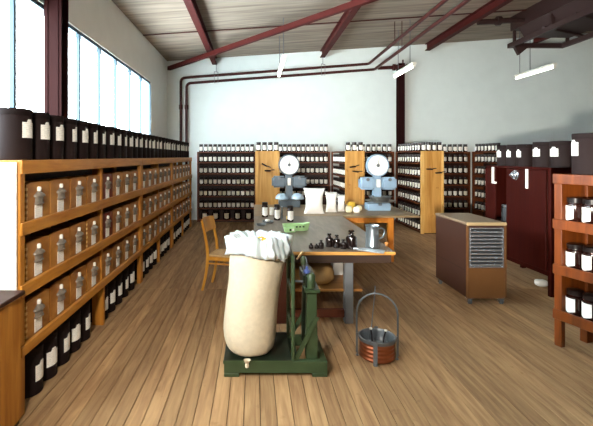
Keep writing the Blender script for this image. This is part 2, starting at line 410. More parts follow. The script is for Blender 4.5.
# ---- fluorescent lamps
def lamp(x, y0, ln, z, lab, rods=None):
    t = thing('fluorescent_lamp', lab, 'lamp', (x, y0, z), 0, 'hanging fluorescent lamps')
    MB().box(-.045, .045, 0, ln, .03, .085).build('housing', 'white_paint', t, .008)
    MB().tube([(0, .04, -.002), (0, ln-.04, -.002)], .024, 10).build('tube', 'tube_light', t, 0, True)
    for yy in (.012, ln-.04): MB().box(-.03, .03, yy, yy+.028, -.03, .03).build('socket', 'white_paint', t, .004)
    for yy in rods or (.25, ln-.25): MB().tube([(0, yy, .08), (0, yy, zc(x)-z-.002)], .007, 6).build('hanging_rod', 'grey_iron', t)
lamp(.6, 8.2, 1.8, 3.69, 'fluorescent tube lamp seen end-on over the left of the back racks')
lamp(3.43, 8.87, 1.25, 3.69, 'fluorescent tube lamp beside the back steel column')
lamp(6.5, 8.95, 1.35, 3.69, 'fluorescent tube lamp on the right below the ventilation unit', (.82, 1.2))
for xx, s in ((.6, 'window side'), (3.43, 'middle row'), (6.5, 'right row')):
    for yy, q in ((3.15, 'over the work table'), (-.6, 'behind the viewer')):
        lamp(xx, yy, 1.5, 3.69, 'fluorescent tube lamp '+q+', '+s)

# ================================================================== canisters and jars
def can_meshes(r, h, zl0, zl1, aw):
    return (MB().lathe([(0, 0), (r-.004, 0), (r, .004), (r, h-.05), (r-.0015, h-.048)], 28).mesh('body', 'canister', 0, True),
            MB().lathe([(r-.0015, h-.05), (r+.001, h-.046), (r+.001, h-.004), (r-.003, h), (r-.02, h), (r-.022, h-.006), (0, h-.006)], 28).mesh('lid', 'canister_lid', 0, True),
            MB().patch(r+.0006, aw, zl0, zl1, .022, 0, 10).mesh('label', 'label_paper'))
def canister(ms, loc, rz, lab, grp, lid=True):
    t = thing('canister', lab, 'canister', loc, rz, grp)
    put('body', ms[0], t)
    if lid: put('lid', ms[1], t)
    put('label', ms[2], t)
    return t
RX = -1.56                                              # front plane of the left rack
ZT = 1.725
# ---- left rack: three units
units = [(2.77, 5.77, [4.325], 'nearest'), (5.77, 7.99, [6.88], 'middle'), (7.99, 10.36, [9.18], 'farthest')]
DEP = .42
rails = [(1.63, 1.725), (1.215, 1.302), (.80, .882), (.40, .471)]
for ui, (a, b, divs, nm) in enumerate(units):
    t = thing('storage_rack', 'long orange-brown wooden rack under the windows, '+nm+' section', 'rack', (0, a, 0), 0, 'wooden rack along the window wall')
    ln = b-a
    for y in (0, ln-.06):
        if ui and y == 0: y = .002
        MB().box(RX-(.02 if y+ui == 0 else .05), RX, y, y+.058, 0, ZT-.002).build('upright', 'rack_upright', t, .004)
        MB().box(RX-DEP, RX-DEP+.05, y, y+.058, 0, ZT-.002).build('upright', 'rack_upright', t, .004)
    for d in divs:
        MB().box(RX-.12, RX-.022, d-a-.02, d-a+.02, 0, ZT-.03).build('divider', 'rack_upright', t)
        MB().box(RX-.022, RX-.002, d-a-.022, d-a+.022, .0, .40).build('divider_post', 'rack_upright', t)
    for z0, z1 in rails:
        MB().box(RX-.022, RX+.012, .0015, ln-.0015, z0, z1).build('front_rail', 'rack_wood', t, .004)
        MB().box(RX-DEP+.0, RX-.022, .003, ln-.003, z1-.035, z1-.012 if z1 < 1.7 else z1).build('shelf', 'rack_wood' if z1 > 1.7 else 'dark_wood', t)  # lower shelves coloured darker than the rails, standing in for shade inside the rack
    MB().box(RX-DEP-.012, RX-DEP, 0, ln, .05, ZT).build('back_board', 'dark_wood', t)  # dark colour stands in for the shade behind the drawers
    if ui == 0: tag(MB().box(RX-DEP-.01, RX-.021, -.012, 0, .02, 1.71).build('end_panel', 'white_paint', t), 'white painted end panel')
# ---- wooden drawer boxes with hooded metal pulls
BW, BH, BD = .333, .272, .34
fr = []
for i in range(13):
    u = i/12; yy = -BW/2+BW*u
    fr.append((yy, BH-.012*abs(2*u-1)**5))
poly = [(-BW/2, 0), (BW/2, 0)]+list(reversed(fr))
me_front = MB().prism(poly, -.018, 0, 'yz').mesh('front_panel', 'drawer_wood', 0)
me_front_red = MB().prism(poly, -.018, 0, 'yz').mesh('front_panel', 'red_drawer', 0)
me_body = MB().box(-BD, -.018, -BW/2, -BW/2+.014, 0, BH-.02).box(-BD, -.018, BW/2-.014, BW/2, 0, BH-.02).box(-BD, -BD+.014, -BW/2+.014, BW/2-.014, 0, BH-.02).box(-BD+.014, -.018, -BW/2+.014, BW/2-.014, 0, .012).mesh('body', 'drawer_wood')
me_joint = MB().box(-.0175, .0012, -BW/2-.0008, -BW/2+.018, 0, .02).mesh('joint_tab', 'pale_wood')
# hooded pull: stepped hood on a short neck over a card frame
me_pull = MB().lathe([(0, .205), (.02, .205), (.032, .196), (.066, .178), (.07, .166), (.05, .162), (.048, .125), (.056, .12), (.056, .112), (.04, .106), (0, .106)], 16, (.001, 0, 0), 'z', .55, 1).mesh('pull', 'pull_metal', 0, True)
me_pknob = MB().lathe([(0, .238), (.014, .236), (.018, .224), (.016, .204), (0, .2)], 10, (.004, 0, 0)).mesh('pull_knob', 'white_knob', 0, True)
me_card = MB().box(0, .003, -.052, .052, .008, .106).mesh('label', 'label_paper')
rownames = {0: 'upper', 1: 'middle', 2: 'lower'}
def drawer(y, zrow, lab, grp, red=False, joints=False):
    t = thing('drawer_box', lab, 'drawer', (RX-.035, y, zrow), 0, grp)
    put('front_panel', me_front_red if red else me_front, t); put('body', me_body, t)
    for q in range(6 if joints else 0): put('joint_tab', me_joint, t, (0, 0, .014+q*.041))
    p = put('pull', me_pull, t); put('pull_knob', me_pknob, p); put('label', me_card, t)
cells = []
for (a, b, d, nm), n in zip(units, (8, 6, 6)):
    st = a+.06; dv = d[0]; h = n//2
    if n == 8: st += .06
    for k in range(h): cells.append(st+(dv-.02-st)*(k+.5)/h)
    if n == 8: dv += .004
    for k in range(h): cells.append(dv+.018+(b-.06-dv-.018)*(k+.5)/h)
for r, (z0, z1) in enumerate(rails[1:]):
    for k, y in enumerate(cells):
        red = (k == 4 and r < 2)
        drawer(y+random.uniform(-.004, .004), z1-.0115, ('dark red' if red else 'brown')+' wooden drawer box on the %s drawer shelf, %s from near end' % (rownames[r], ORD[k+1]), 'drawer boxes in the window rack', red, k == 0 or (k == 3 and r == 1))
# ---- canisters on top of and under the left rack
ms_top = can_meshes(.121, .36, .155, .265, .95)
y = 2.955
k = 0
while y < 10.3:
    k += 1
    canister(ms_top, (RX-.15+random.uniform(-.006, .006), y, ZT+.001), PI/2+random.uniform(-.14, .14),
             'dark canister on top of the window rack, %s from the near end' % ORD[k], 'canisters on top of the window rack')
    y += .2468
ms_low = can_meshes(.109, .345, .10, .215, 1.1)
bot = [3.0+.222*i for i in range(6)]
bot[5:] = []
bot = [3.07, 3.295, 3.52, 3.745, 3.97]+[4.46, 4.70, 4.95, 5.19, 5.46]+[5.97, 6.21, 6.46, 6.72]+[7.03, 7.27, 7.51, 7.75]+[8.32, 8.55, 8.78, 9.01]+[9.42, 9.66, 9.9, 10.14]
for k, y in enumerate(bot):
    canister(ms_low, (RX-.132, y+.02, .001), PI/2+random.uniform(-.3, .1), 'black canister on the floor under the window rack, %s from the near end' % ORD[k+1], 'canisters under the window rack')
# low dark cabinet in front of the near end of the rack
t = thing('side_cabinet', 'low dark wooden cabinet at the near end of the window rack', 'cabinet', (-1.75, 2.6, 0))
t.scale[2] = .975
MB().box(-.22, .22, -.13, .13, .03, .86).build('body', 'rack_upright', t, .004)
MB().box(-.235, .24, -.145, .145, .86, .89).build('top', 'dark_wood', t, .006)
MB().box(-.21, .21, -.12, .12, 0, .03).build('plinth', 'dark_wood', t)
MB().box(.2, .224, -.125, -.06, .05, .84).build('corner_post', 'rack_upright', t)

# ---- small labelled jars of the back racks
def jar_meshes(r, h, mat='brown_glass', lw=1.8, lab='label_small'):
    return (MB().lathe([(0, 0), (r-.004, 0), (r, .005), (r, h*.68), (r*.97, h*.73), (r*.78, h*.78), (r*.76, h*.82)], 14).mesh('body', mat, 0, True),
            MB().lathe([(r*.74, h*.79), (r*.93, h*.8), (r*.95, h*.98), (r*.8, h), (0, h)], 14).mesh('stopper', 'black_stopper', 0, True),
            MB().patch(r+.0008, lw, h*.17, h*.67, 0, h*.09, 8).mesh('label', lab))
js = jar_meshes(.055, .2); js2 = jar_meshes(.055, .2, lab='label_cream')
jl = jar_meshes(.1, .25, lw=1.2, lab='label_cream')
def jar(ms, loc, rz, lab, grp):
    t = thing('storage_jar', lab, 'jar', loc, rz, grp)
    for n_, m_ in zip(('body', 'stopper', 'label'), ms): put(n_, m_, t)
BZ = [1.878, 1.603, 1.30, 1.0, .69, .375, .06]
SHN = ['top', 'second', 'third', 'fourth', 'fifth', 'sixth', 'bottom']
BY = 11.08                                               # front plane of the back racks
def back_rack(x0, x1, lab, grp, rows, pitch, who, low=True, xfrom=None):
    t = thing('jar_rack', lab, 'rack', (0, BY, 0), 0, 'jar racks along the back wall')
    for x in (x0, x1-.035): MB().box(x, x+.035, 0, .3, 0, BZ[0]-.03).build('upright', 'dark_rack', t)
    for z in BZ: MB().box(x0+.002 if z == BZ[0] else x0+.035, x1-.002 if z == BZ[0] else x1-.035, -.004, .3, z-.03, z).build('shelf', 'dark_rack', t)
    MB().box(x0+.035, x1-.035, .285, .3, .06, BZ[0]-.03).build('back_board', 'dark_wood', t)
    MB().box(x0+.035, x1-.035, .02, .28, 0, .03).build('plinth', 'dark_wood', t)
    for ri in rows:
        if ri == 6:
            n = int((x1-x0-.08)/.25)
            for i in range(n): jar(jl, (x0+.05+(x1-x0-.1)*(i+.5)/n, BY+.11, BZ[6]+.001), 0, 'larger labelled jar, bottom shelf of %s, %s from left' % (who, ORD[i+1]), grp)
            continue
        n = int((x1-x0-.06)/pitch); st = 0
        c = 0
        for i in range(n):
            xx = x0+.04+(x1-x0-.08)*(i+.5)/n
            if xfrom and xx < xfrom: continue
            c += 1
            jar(js if (ri < 3 or random.random() < .5) else js2, (xx+random.uniform(-.003, .003), BY+.062+random.uniform(0, .008), BZ[ri]+.001), random.uniform(-.2, .2),
                'small labelled jar, %s shelf of %s, %s from left' % (SHN[ri], who, ORD[c]), grp)
back_rack(-1.52, 0.05, 'dark wooden jar rack at the left end of the back wall', 'jars of the left back rack', range(7), .123, 'the left back rack')
back_rack(.61, 2.03, 'dark wooden jar rack behind the left dial scale', 'jars of the rack behind the left dial scale', range(5), .123, 'the rack behind the left dial scale')
back_rack(2.53, 3.75, 'dark wooden jar rack behind the right dial scale', 'jars of the rack behind the right dial scale', range(5), .139, 'the rack behind the right dial scale')
back_rack(4.31, 5.78, 'dark wooden jar rack in the right corner of the back wall', 'jars of the right back rack', range(6), .139, 'the right back rack', True, 5.0)
# racks standing out from the back wall, closed at the end by a wooden panel
PY = 9.37
def spur(x0, x1, lab, who, side_rows, stuff, npost, ntop):
    t = thing('spur_rack', lab, 'rack', (0, PY, 0), 0, 'spur racks with wooden end panels')
    wd = x1-x0; ln = BY-PY-.02
    MB().box(x0, x0+.075, 0, .04, 0, BZ[0]-.002).build('end_post', npost, t, .004)
    MB().box(x1-.055, x1, 0, .04, 0, BZ[0]-.002).build('end_post', npost, t, .004)
    MB().box(x0+.075, x1-.055, .012, .034, .02, BZ[0]-.002).build('end_panel', 'panel_wood', t)
    MB().box(x0+wd/2-.01, x0+wd/2+.01, .034, ln, .03, BZ[0]-.03).build('middle_board', 'dark_wood', t)
    for z in BZ:
        MB().box(x0+.004, x1-.004, .04, ln, z-.03, z-.002 if z == BZ[0] else z).build('shelf', 'dark_rack', t)
    for x in (x0+.002, x1-.036): MB().box(x, x+.034, ln-.04, ln, 0, BZ[0]-.03).build('upright', 'dark_rack', t)
    MB().box(x0+.03, x1-.03, .04, ln-.05, 0, .03).build('plinth', 'dark_wood', t)
    grp = 'jars of '+who
    sm = [MB(), MB(), MB()]
    for ri in side_rows:
        n = 9
        for i in range(n):
            yy = PY+.12+(ln-.22)*(i+.5)/n
            p = (x0+.068, yy, BZ[ri]+.001 if ri else BZ[0]-.0015)
            if not stuff:
                jar(js, p, -PI/2+random.uniform(-.15, .15), 'small labelled jar, %s shelf in side of %s, %s from its panel' % (SHN[ri], who, ORD[i+1]), grp)
            else:
                for k, me in enumerate(js):
                    mt = Matrix.Translation(p) @ Matrix.Rotation(-PI/2, 4, 'Z')
                    sm[k].add([mt @ v.co for v in me.vertices], [tuple(f.vertices) for f in me.polygons])
    if stuff:
        o = thing('storage_jars', 'rows of small dark jars with white labels in the side of '+who, 'jars', (0, 0, 0)); o['kind'] = 'stuff'
        for k, (nm, mt) in enumerate((('body', 'brown_glass'), ('stopper', 'black_stopper'), ('label', 'label_small'))):
            q = sm[k].build(nm, mt, o, 0, True); q['kind'] = 'stuff'
    for i in range(ntop):
        jar(js, (x0+.075+(wd-.15)*i/(ntop-1), PY+.075, BZ[0]-.0015), random.uniform(-.1, .1), 'small jar above the end panel of %s, %s from left' % (who, ORD[i+1]), grp)
spur(.03, .58, 'wooden spur rack with end panel behind the left dial scale', 'the left spur rack', [], False, 'panel_wood', 4)
spur(2.06, 2.5, 'wooden spur rack with end panel left of the right dial scale', 'the middle spur rack', range(1, 6), True, 'panel_wood', 3)
spur(3.77, 4.29, 'wooden spur rack with light end posts and knotty panel on the right', 'the right spur rack', range(7), False, 'panel_post', 4)
# shelf row turning towards the viewer in the right corner
t = thing('jar_rack', 'dark wooden jar rack turned sideways beside the red cabinet', 'rack', (5.8, 0, 0), 0, 'jar racks along the back wall')
y0, y1 = 9.85, 11.04
for y in (y0, y1-.035): MB().box(0, .3, y, y+.035, 0, BZ[0]-.03).build('upright', 'orange_wood' if y == y0 else 'dark_rack', t)
for z in BZ: MB().box(-.004, .3, y0+.036 if z < 1.8 else y0, y1-.036 if z < 1.8 else y1, z-.03, z).build('shelf', 'dark_rack', t)
MB().box(.285, .3, y0+.036, y1-.036, .06, BZ[0]-.03).build('back_board', 'dark_wood', t)
for ri in range(6):
    for i in range(7):
        jar(js, (5.8+.066, y0+.12+.155*i, BZ[ri]+.001), -PI/2+random.uniform(-.15, .15), 'small labelled jar, %s shelf of sideways right rack, %s from near end' % (SHN[ri], ORD[i+1]), 'jars of the sideways right rack')
# small scoops hanging on the end panels
def scoop(x, z, lab, rz=0):
    t = thing('hand_scoop', lab, 'scoop', (x, PY-.004, z), 0, 'scoops hanging on the end panels')
    t.rotation_euler[1] = rz
    prof = [(.012*0, 0)]
    pts = []; m_ = MB()
    n = 8; vs = []; fs = []
    for i in range(n+1):                       # half-round trough lying along x
        a = PI+PI*i/n
        for xx, rr in ((-.1, .03), (.03, .036)):
            vs += [(xx, -.04+rr*math.cos(a), rr*math.sin(a)), (xx, -.04+(rr-.004)*math.cos(a), (rr-.004)*math.sin(a))]
    for i in range(n):
        a, b2 = i*4, i*4+4
        fs += [(a, b2, b2+2, a+2), (a+1, a+3, b2+3, b2+1), (a, a+1, b2+1, b2), (a+2, b2+2, b2+3, a+3)]
    m_.add(vs, fs).build('blade', 'black_stopper', t, 0, True)
    MB().tube([(.02, -.04, -.012), (.07, -.04, .0), (.12, -.04, .004)], .011, 8).build('handle', 'black_stopper', t, 0, True)
    MB().tube([(-.02, .006, .03), (-.02, -.03, .03), (-.02, -.045, .02)], .005, 6).build('hook', 'grey_iron', t)
for px, py, w_, r_ in ((266, 165, 'left spur panel, the upper one', .5), (269, 170, 'left spur panel, the lower one', 0), (354, 166, 'middle spur panel, the upper one', -.15), (357, 171, 'middle spur panel, the lower one', .1),
                  (431, 168.5, 'right spur panel, the left one', 0), (440, 172, 'right spur panel, the right one', -.1)):
    scoop((px-CX)*(PY-.04)/F, H-(py-CY)*(PY-.04)/F, 'small black scoop hanging on the '+w_, r_)

def slump(sx, sy, sz, seed, n=28, m=14):
    vs = []; fs = []
    for j in range(m+1):
        v = j/m; a = -PI/2+PI*v
        for i in range(n):
            t_ = 2*PI*i/n
            sgn = lambda c, e: math.copysign(abs(c)**e, c)
            x = sx*sgn(math.cos(t_), .6)*max(math.cos(a), .001)**.5; y = sy*sgn(math.sin(t_), .6)*max(math.cos(a), .001)**.5
            z = sz*sgn(math.sin(a), .8)
            d_ = noise.noise(Vector((x*6+seed, y*6, z*6)))*.25+noise.noise(Vector((x*16+seed, y*16, z*16)))*.1
            x *= 1+d_*.5; y *= 1+d_*.5
            if z > -sz*.6: z *= 1+d_
            vs.append((x, y, max(z, -sz)+sz))
    for j in range(m):
        for i in range(n):
            k = (i+1) % n; fs.append((j*n+i, j*n+k, (j+1)*n+k, (j+1)*n+i))
    fs += [tuple(reversed(range(n))), tuple(m*n+i for i in range(n))]
    return MB().add(vs, fs)
# ================================================================== right side: cabinet, rack, cooler
t = thing('red_cabinet', 'dark red wooden cabinet on legs with round dial and metal handle', 'cabinet', (3.68, 5.15, 0))
LN, ZB, ZC = 1.42, .28, 1.61
MB().box(.02, .6, 0, .03, ZB, ZC-.03).build('side_panel', 'cabinet_red', t)
MB().box(.02, .6, LN-.03, LN, ZB, ZC-.03).build('side_panel', 'cabinet_red', t)
MB().box(.58, .6, .03, LN-.03, ZB, ZC-.03).build('back_board', 'dark_wood', t)
MB().box(.0, .6, 0, LN, ZC-.03, ZC).build('top', 'cabinet_red', t, .004)
MB().box(.02, .58, .03, LN-.03, ZB, ZB+.025).build('bottom', 'cabinet_red', t)
MB().box(.03, .57, .9, LN-.04, .76, .78).build('shelf', 'dark_wood', t)
MB().box(.0, .03, .0, .05, 0, ZC-.03).build('corner_post', 'cabinet_red', t, .003)
for x, y in ((.02, 0), (.53, 0), (.53, LN-.06), (.02, LN-.06)): MB().box(x, x+.06, y, y+.06, 0, ZB).build('leg', 'cabinet_red', t)
MB().box(.0, .02, .05, LN, ZB-.03, ZB+.03).build('bottom_rail', 'cabinet_red', t)
d = MB().box(-.022, 0, .06, .87, ZB+.035, ZC-.035).build('door', 'cabinet_red', t, .004)
def on(px): return 3.66*F/(px-CX)-5.15
zd = H-(175-CY)*5.8/F
MB().lathe([(0, .0), (.068, 0), (.068, .012), (.055, .018), (.055, .034), (.048, .04), (0, .04)], 20, (0, 0, 0)).build('dial', 'grille_silver', d, 0, True)
dl = d.children[0]; dl.rotation_euler = (0, -PI/2, 0); dl.location = (-.022, on(516), zd)
MB().lathe([(0, 0), (.03, 0), (.03, .02), (.012, .025), (.012, .045), (0, .045)], 14).build('dial_knob', 'grille_silver', d, 0, True)
dk = d.children[1]; dk.rotation_euler = (0, -PI/2, 0); dk.location = (-.062, on(516), zd)
MB().box(-.036, -.022, on(527.5)-.024, on(527.5)+.024, zd-.17, zd+.09).build('handle_plate', 'white_knob', d, .004)
d = MB().box(-.022, 0, 1.14, LN-.004, ZB+.035, ZC-.035).build('door', 'cabinet_red', t, .004)
MB().box(-.05, -.022, on(494)-.016, on(494)+.016, zd-.15, zd+.1).box(-.05, -.03, on(494)-.09, on(494)-.016, zd-.15, zd-.12).build('door_handle', 'white_knob', d, .003)
t = thing('glass_jar', 'grey ribbed jar inside the open compartment of the red cabinet', 'jar', (3.78, 6.17, .781))
MB().lathe([(0, 0), (.08, 0), (.09, .01), (.09, .2), (.08, .22), (.07, .225)], 16).build('body', 'grille_dark', t, 0, True)
MB().lathe([(.07, .22), (.085, .225), (.085, .25), (0, .255)], 16).build('lid', 'grey_iron', t, 0, True)
o = slump(.07, .06, .045, 21, 16, 8).build('paper_scrap', 'white_bag', None, 0, True, 1, (3.87, 5.6, .001))
SCRAP = tag(o, 'small crumpled white paper on the floor under the red cabinet', 'paper')
# canisters on the red cabinet
sizes = [(553.5, .145), (536, .145), (519, .115), (509, .115), (499, .115)]
mset = {.145: can_meshes(.142, .33, .14, .235, .9), .115: can_meshes(.113, .31, .13, .215, .85)}
for k, (px, r) in enumerate(sizes):
    Y = 3.72*F/(px-CX)
    canister(mset[r], (3.70+r, Y, ZC+.001), -PI/2+random.uniform(.0, .15), 'dark canister on top of the red cabinet, %s from the right' % ORD[k+1], 'canisters on the red cabinet')
# right-hand rack nearest the viewer
ang = math.radians(16)
t = thing('jar_rack', 'orange-brown wooden rack holding dark jars at the right edge of the picture', 'rack', (2.79, 3.86, 0), ang)
# local: rails run along -y, front faces -x
LR = 1.35
for y in (-.07, -LR):
    MB().box(0, .05, y, y+.07, 0, 1.5).build('upright', 'right_rack', t, .005)
    MB().box(.32, .4, y, y+.07, 0, 1.5).build('upright', 'right_rack', t, .005)
MB().box(.05, .32, -.05, -.02, .24, 1.5).build('end_board', 'right_rack', t)
for z in (1.59, 1.173, .755, .34):
    MB().box(-.012, .012, -LR-.01, .006, z-.09, z).build('front_rail', 'right_rack', t, .004)
    MB().box(.012, .4, -LR, -.001, z-.045, z-.02 if z < 1.5 else z-.004).build('shelf', 'right_rack', t)
rm = Matrix.Translation((2.79, 3.86, 0)) @ Matrix.Rotation(ang, 4, 'Z')
msr = can_meshes(.15, .37, .17, .29, .9)
for k in range(3):
    p = rm @ Vector((.2, -.2-.32*k, 1.587)); canister(msr, p, -PI/2-.2+random.uniform(-.1, .1), 'large dark canister on top of the right-hand rack, %s from its far end' % ORD[k+1], 'canisters on the right-hand rack')
jr = jar_meshes(.068, .225, lw=1.75)
for r, z in enumerate((1.173, .755, .34)):
    for k in range(7):
        p = rm @ Vector((.088, -.13-.142*k, z-.019)); jar(jr, p, -PI/2-.05+random.uniform(-.1, .1), 'dark labelled jar, %s shelf of right-hand rack, %s from far end' % (('upper', 'middle', 'lower')[r], ORD[k+1]), 'jars in the right-hand rack')
# ---- air dehumidifier on castors
t = thing('dehumidifier', 'brown metal dehumidifier cabinet on castors with silver louvred grille', 'appliance', (2.507, 4.89, 0))
Wd, Ld, Z0, Z1 = .473, .86, .075, .97
MB().box(.012, Wd-.012, .018, Ld, Z0, Z1-.03).build('body', 'unit_brown', t, .006)
MB().box(0, Wd, .0, Ld+.004, Z1-.03, Z1).build('top', 'unit_top', t, .008, False, 2)
MB().box(0, Wd, -.006, .016, Z1-.034, Z1+.002).build('top_trim', 'unit_trim', t, .006, False, 2)
for x in (0, Wd-.028): MB().box(x, x+.028, -.002, .03, Z0, Z1-.034).build('corner_trim', 'unit_front', t, .01, False, 2)
MB().box(.028, Wd-.028, .004, .018, Z0, .435).build('front_panel', 'unit_front', t, .003)
g = MB().box(.034, Wd-.034, .0, .02, .44, .455).box(.034, Wd-.034, .0, .02, .895, .91).box(.034, .05, 0, .02, .455, .895).box(Wd-.05, Wd-.034, 0, .02, .455, .895).build('grille', 'grille_silver', t)
MB().box(.05, Wd-.05, .0165, .0178, .455, .895).build('grille_back', 'grille_dark', g)
sl = MB().prism([(-.004, 0), (.01, .016), (.01, .022), (-.004, .016)], .05, Wd-.05, 'yz').mesh('louvre', 'grille_silver')
for i in range(10): put('louvre', sl, g, (0, .004, .462+i*.043))
MB().box(.0105, .012, .02, Ld-.002, .392, .398).build('side_seam', 'grille_dark', t)
for x in (.05, Wd-.05):
    for y in (.035, Ld-.05):
        c = MB().box(x-.028, x+.028, y-.03, y+.03, .066, .075).box(x-.024, x-.02, y-.015, y+.015, .025, .068).box(x+.02, x+.024, y-.015, y+.015, .025, .068).build('castor', 'grille_silver', t)
        MB().lathe([(0, -.018), (.02, -.018), (.034, -.012), (.034, .012), (.02, .018), (0, .018)], 14, (x, y, .0345), 'x').build('wheel', 'grey_iron', c, 0, True)

# ================================================================== tables
t = thing('work_table', 'long work table with grey-brown top and lower shelf', 'table', (0, 4.26, 0))
TW, TL, TZ = 1.455, 2.57, .77
MB().box(0, TW, .014, TL, TZ-.032, TZ).build('table_top', 'table_top', t, .003)
MB().box(0, TW, 0, .014, TZ-.034, TZ-.001).build('front_edging', 'table_edge', t, .003)
MB().box(.06, TW-.03, .05, .08, TZ-.125, TZ-.032).build('apron', 'table_dark', t)
for x in (.06, TW-.06): MB().box(x, x+.03, .08, TL-.08, TZ-.125, TZ-.032).build('apron', 'table_dark', t)
MB().box(.06, TW-.03, TL-.08, TL-.05, TZ-.125, TZ-.032).build('apron', 'table_dark', t)
for y in (.08, TL-.2):
    MB().box(.95, 1.04, y, y+.09, 0, TZ-.032).build('leg', 'leg_grey', t, .006)
    MB().box(.22, .375, y, y+.05, 0, TZ-.032).build('leg', 'table_brown', t, .004)
    MB().box(.375, .95, y+.02, y+.07, .06, .14).build('stretcher', 'table_brown', t, .003)
MB().box(.15, 1.15, .14, TL-.25, .318, .345).build('lower_shelf', 'shelf_board', t, .003)
# paper sacks below
o = slump(.3, .2, .105, 3).build('paper_sack', 'kraft', None, 0, True, 1, (.6, 4.66, .347)); tag(o, 'slumped tan paper sack on the lower shelf of the work table', 'sack')
o = slump(.16, .15, .075, 9).build('paper_sack', 'burlap', None, 0, True, 1, (.5, 5.12, .347)); tag(o, 'pale sack behind the tan paper sack under the work table', 'sack')
o = MB().box(-.06, .06, -.1, .1, 0, .15).build('white_packet', 'white_bag', None, .012, False, 2, (1.0, 5.0, .347)); tag(o, 'white paper packet under the work table beside the grey leg', 'packet')
# crosswise table
t = thing('cross_table', 'orange wooden table set crosswise behind the work table, carrying both scales', 'table', (0, 6.86, 0))
XW, XL = 2.74, 1.6
MB().box(0, XW, 0, XL, TZ-.035, TZ).build('table_top', 'table_top_cross', t, .004)
MB().box(.06, 2.28, .03, .06, TZ-.12, TZ-.035).build('apron', 'orange_wood', t)
MB().box(.06, 2.28, XL-.08, XL-.05, TZ-.12, TZ-.035).build('apron', 'orange_wood', t)
for x in (.05, 2.25):
    MB().box(x, x+.03, .08, XL-.08, TZ-.12, TZ-.035).build('apron', 'orange_wood', t)
    for y in (.02, XL-.11): MB().box(x-.02, x+.07, y, y+.09, 0, TZ-.035).build('leg', 'orange_wood', t, .005)
MB().box(.12, 2.23, XL-.09, XL-.05, .12, .18).build('stretcher', 'orange_wood', t)

# ================================================================== dial scales
def dial_scale(loc, lab, enamel, pan):
    t = thing('dial_scale', lab, 'scale', loc, 0, 'dial scales on the crosswise table')
    MB().box(-.205, .205, -.13, .13, 0, .13).build('base', enamel, t, .01, True, 2)
    for x in (-.16, .16): MB().lathe([(0, -.0), (.02, 0), (.02, .01), (0, .01)], 10, (x, -.1, -.0)).build('foot', 'rubber', t)
    MB().prism([(-.075, .1), (.075, .1), (.065, .64), (-.065, .64)], -.02, .1).build('column', enamel, t, .012, True, 2)
    for s in (-1, 1):
        MB().box(*sorted((s*.06, s*.335)), -.09, .1, .375, .6).build('weight_housing', enamel, t, .035, True, 3)
        MB().lathe([(0, 0), (.03, 0), (.03, .02), (0, .025)], 12, (s*.2, -.09, .56), 'y').build('housing_knob', 'grey_iron', t, 0, True)
    MB().box(-.03, .03, -.105, -.02, .42, .56).build('index_window', 'white_knob', t, .006)
    MB().lathe([(0, -.1), (.17, -.1), (.2, -.09), (.206, -.07), (.206, .02), (.197, .03), (.19, .03), (.185, .02), (0, .02)], 40, (0, -.02, .815), 'y').build('dial_case', enamel, t, 0, True)
    f = MB().lathe([(0, 0), (.184, 0), (.184, .003), (0, .003)], 40, (0, -.0405, .815), 'y').build('dial_face', 'dial_white', t, 0, True)
    tk = MB()
    for i in range(40):
        a = 2*PI*i/40; L0 = .155 if i % 5 else .145
        tk.bar((L0*math.sin(a), -.0445, .815+L0*math.cos(a)), (.172*math.sin(a), -.0445, .815+.172*math.cos(a)), .003, .003)
    q = tk.build('dial_marks', 'grey_iron', f); q['kind'] = 'stuff'
    MB().lathe([(0, 0), (.03, 0), (.03, .012), (.02, .018), (0, .018)], 16, (0, -.0435, .815), 'y').build('dial_hub', 'grey_iron', f, 0, True)
    MB().bar((0, -.05, .815), (.02, -.05, .96), .006, .004).build('pointer', 'grille_dark', f)
    if pan == 'bowl':
        for s in (-1, 1):
            pr = [(0, .0), (.125, 0), (.128, .008)]+[(.125*math.sin(a), .01+.105*math.cos(a)) for a in (1.4, 1.1, .8, .5, .25)]+[(0, .115)]
            MB().lathe(pr, 20, (s*.15, -.16, .165)).build('pan', 'pale_enamel', t, 0, True)
            MB().tube([(s*.15, -.12, .17), (s*.15, -.12, .125)], .018, 8).build('pan_stem', 'grey_iron', t)
    else:
        MB().lathe([(0, 0), (.2, 0), (.27, .02), (.272, .028), (.2, .012), (0, .012)], 28, (0, -.17, .165)).build('plate', 'pan_metal', t, 0, True)
        MB().lathe([(0, .0), (.15, .0), (.2, .075), (.215, .08), (.2, .085), (.145, .015), (0, .012)], 28, (0, -.17, .185), 'z', 1, .9).build('pan', 'pan_metal', t, 0, True)
        MB().tube([(0, -.17, .1), (0, -.17, .17)], .03, 10).build('pan_stem', 'grey_iron', t)
    return t
dial_scale((.685, 8.12, TZ+.001), 'dark grey-blue dial scale with round white dial, left of the white bags', 'grey_enamel', 'bowl')
dial_scale((2.265, 7.62, TZ+.001), 'light blue dial scale with shallow metal pan, right of the white bags', 'blue_enamel', 'pan')

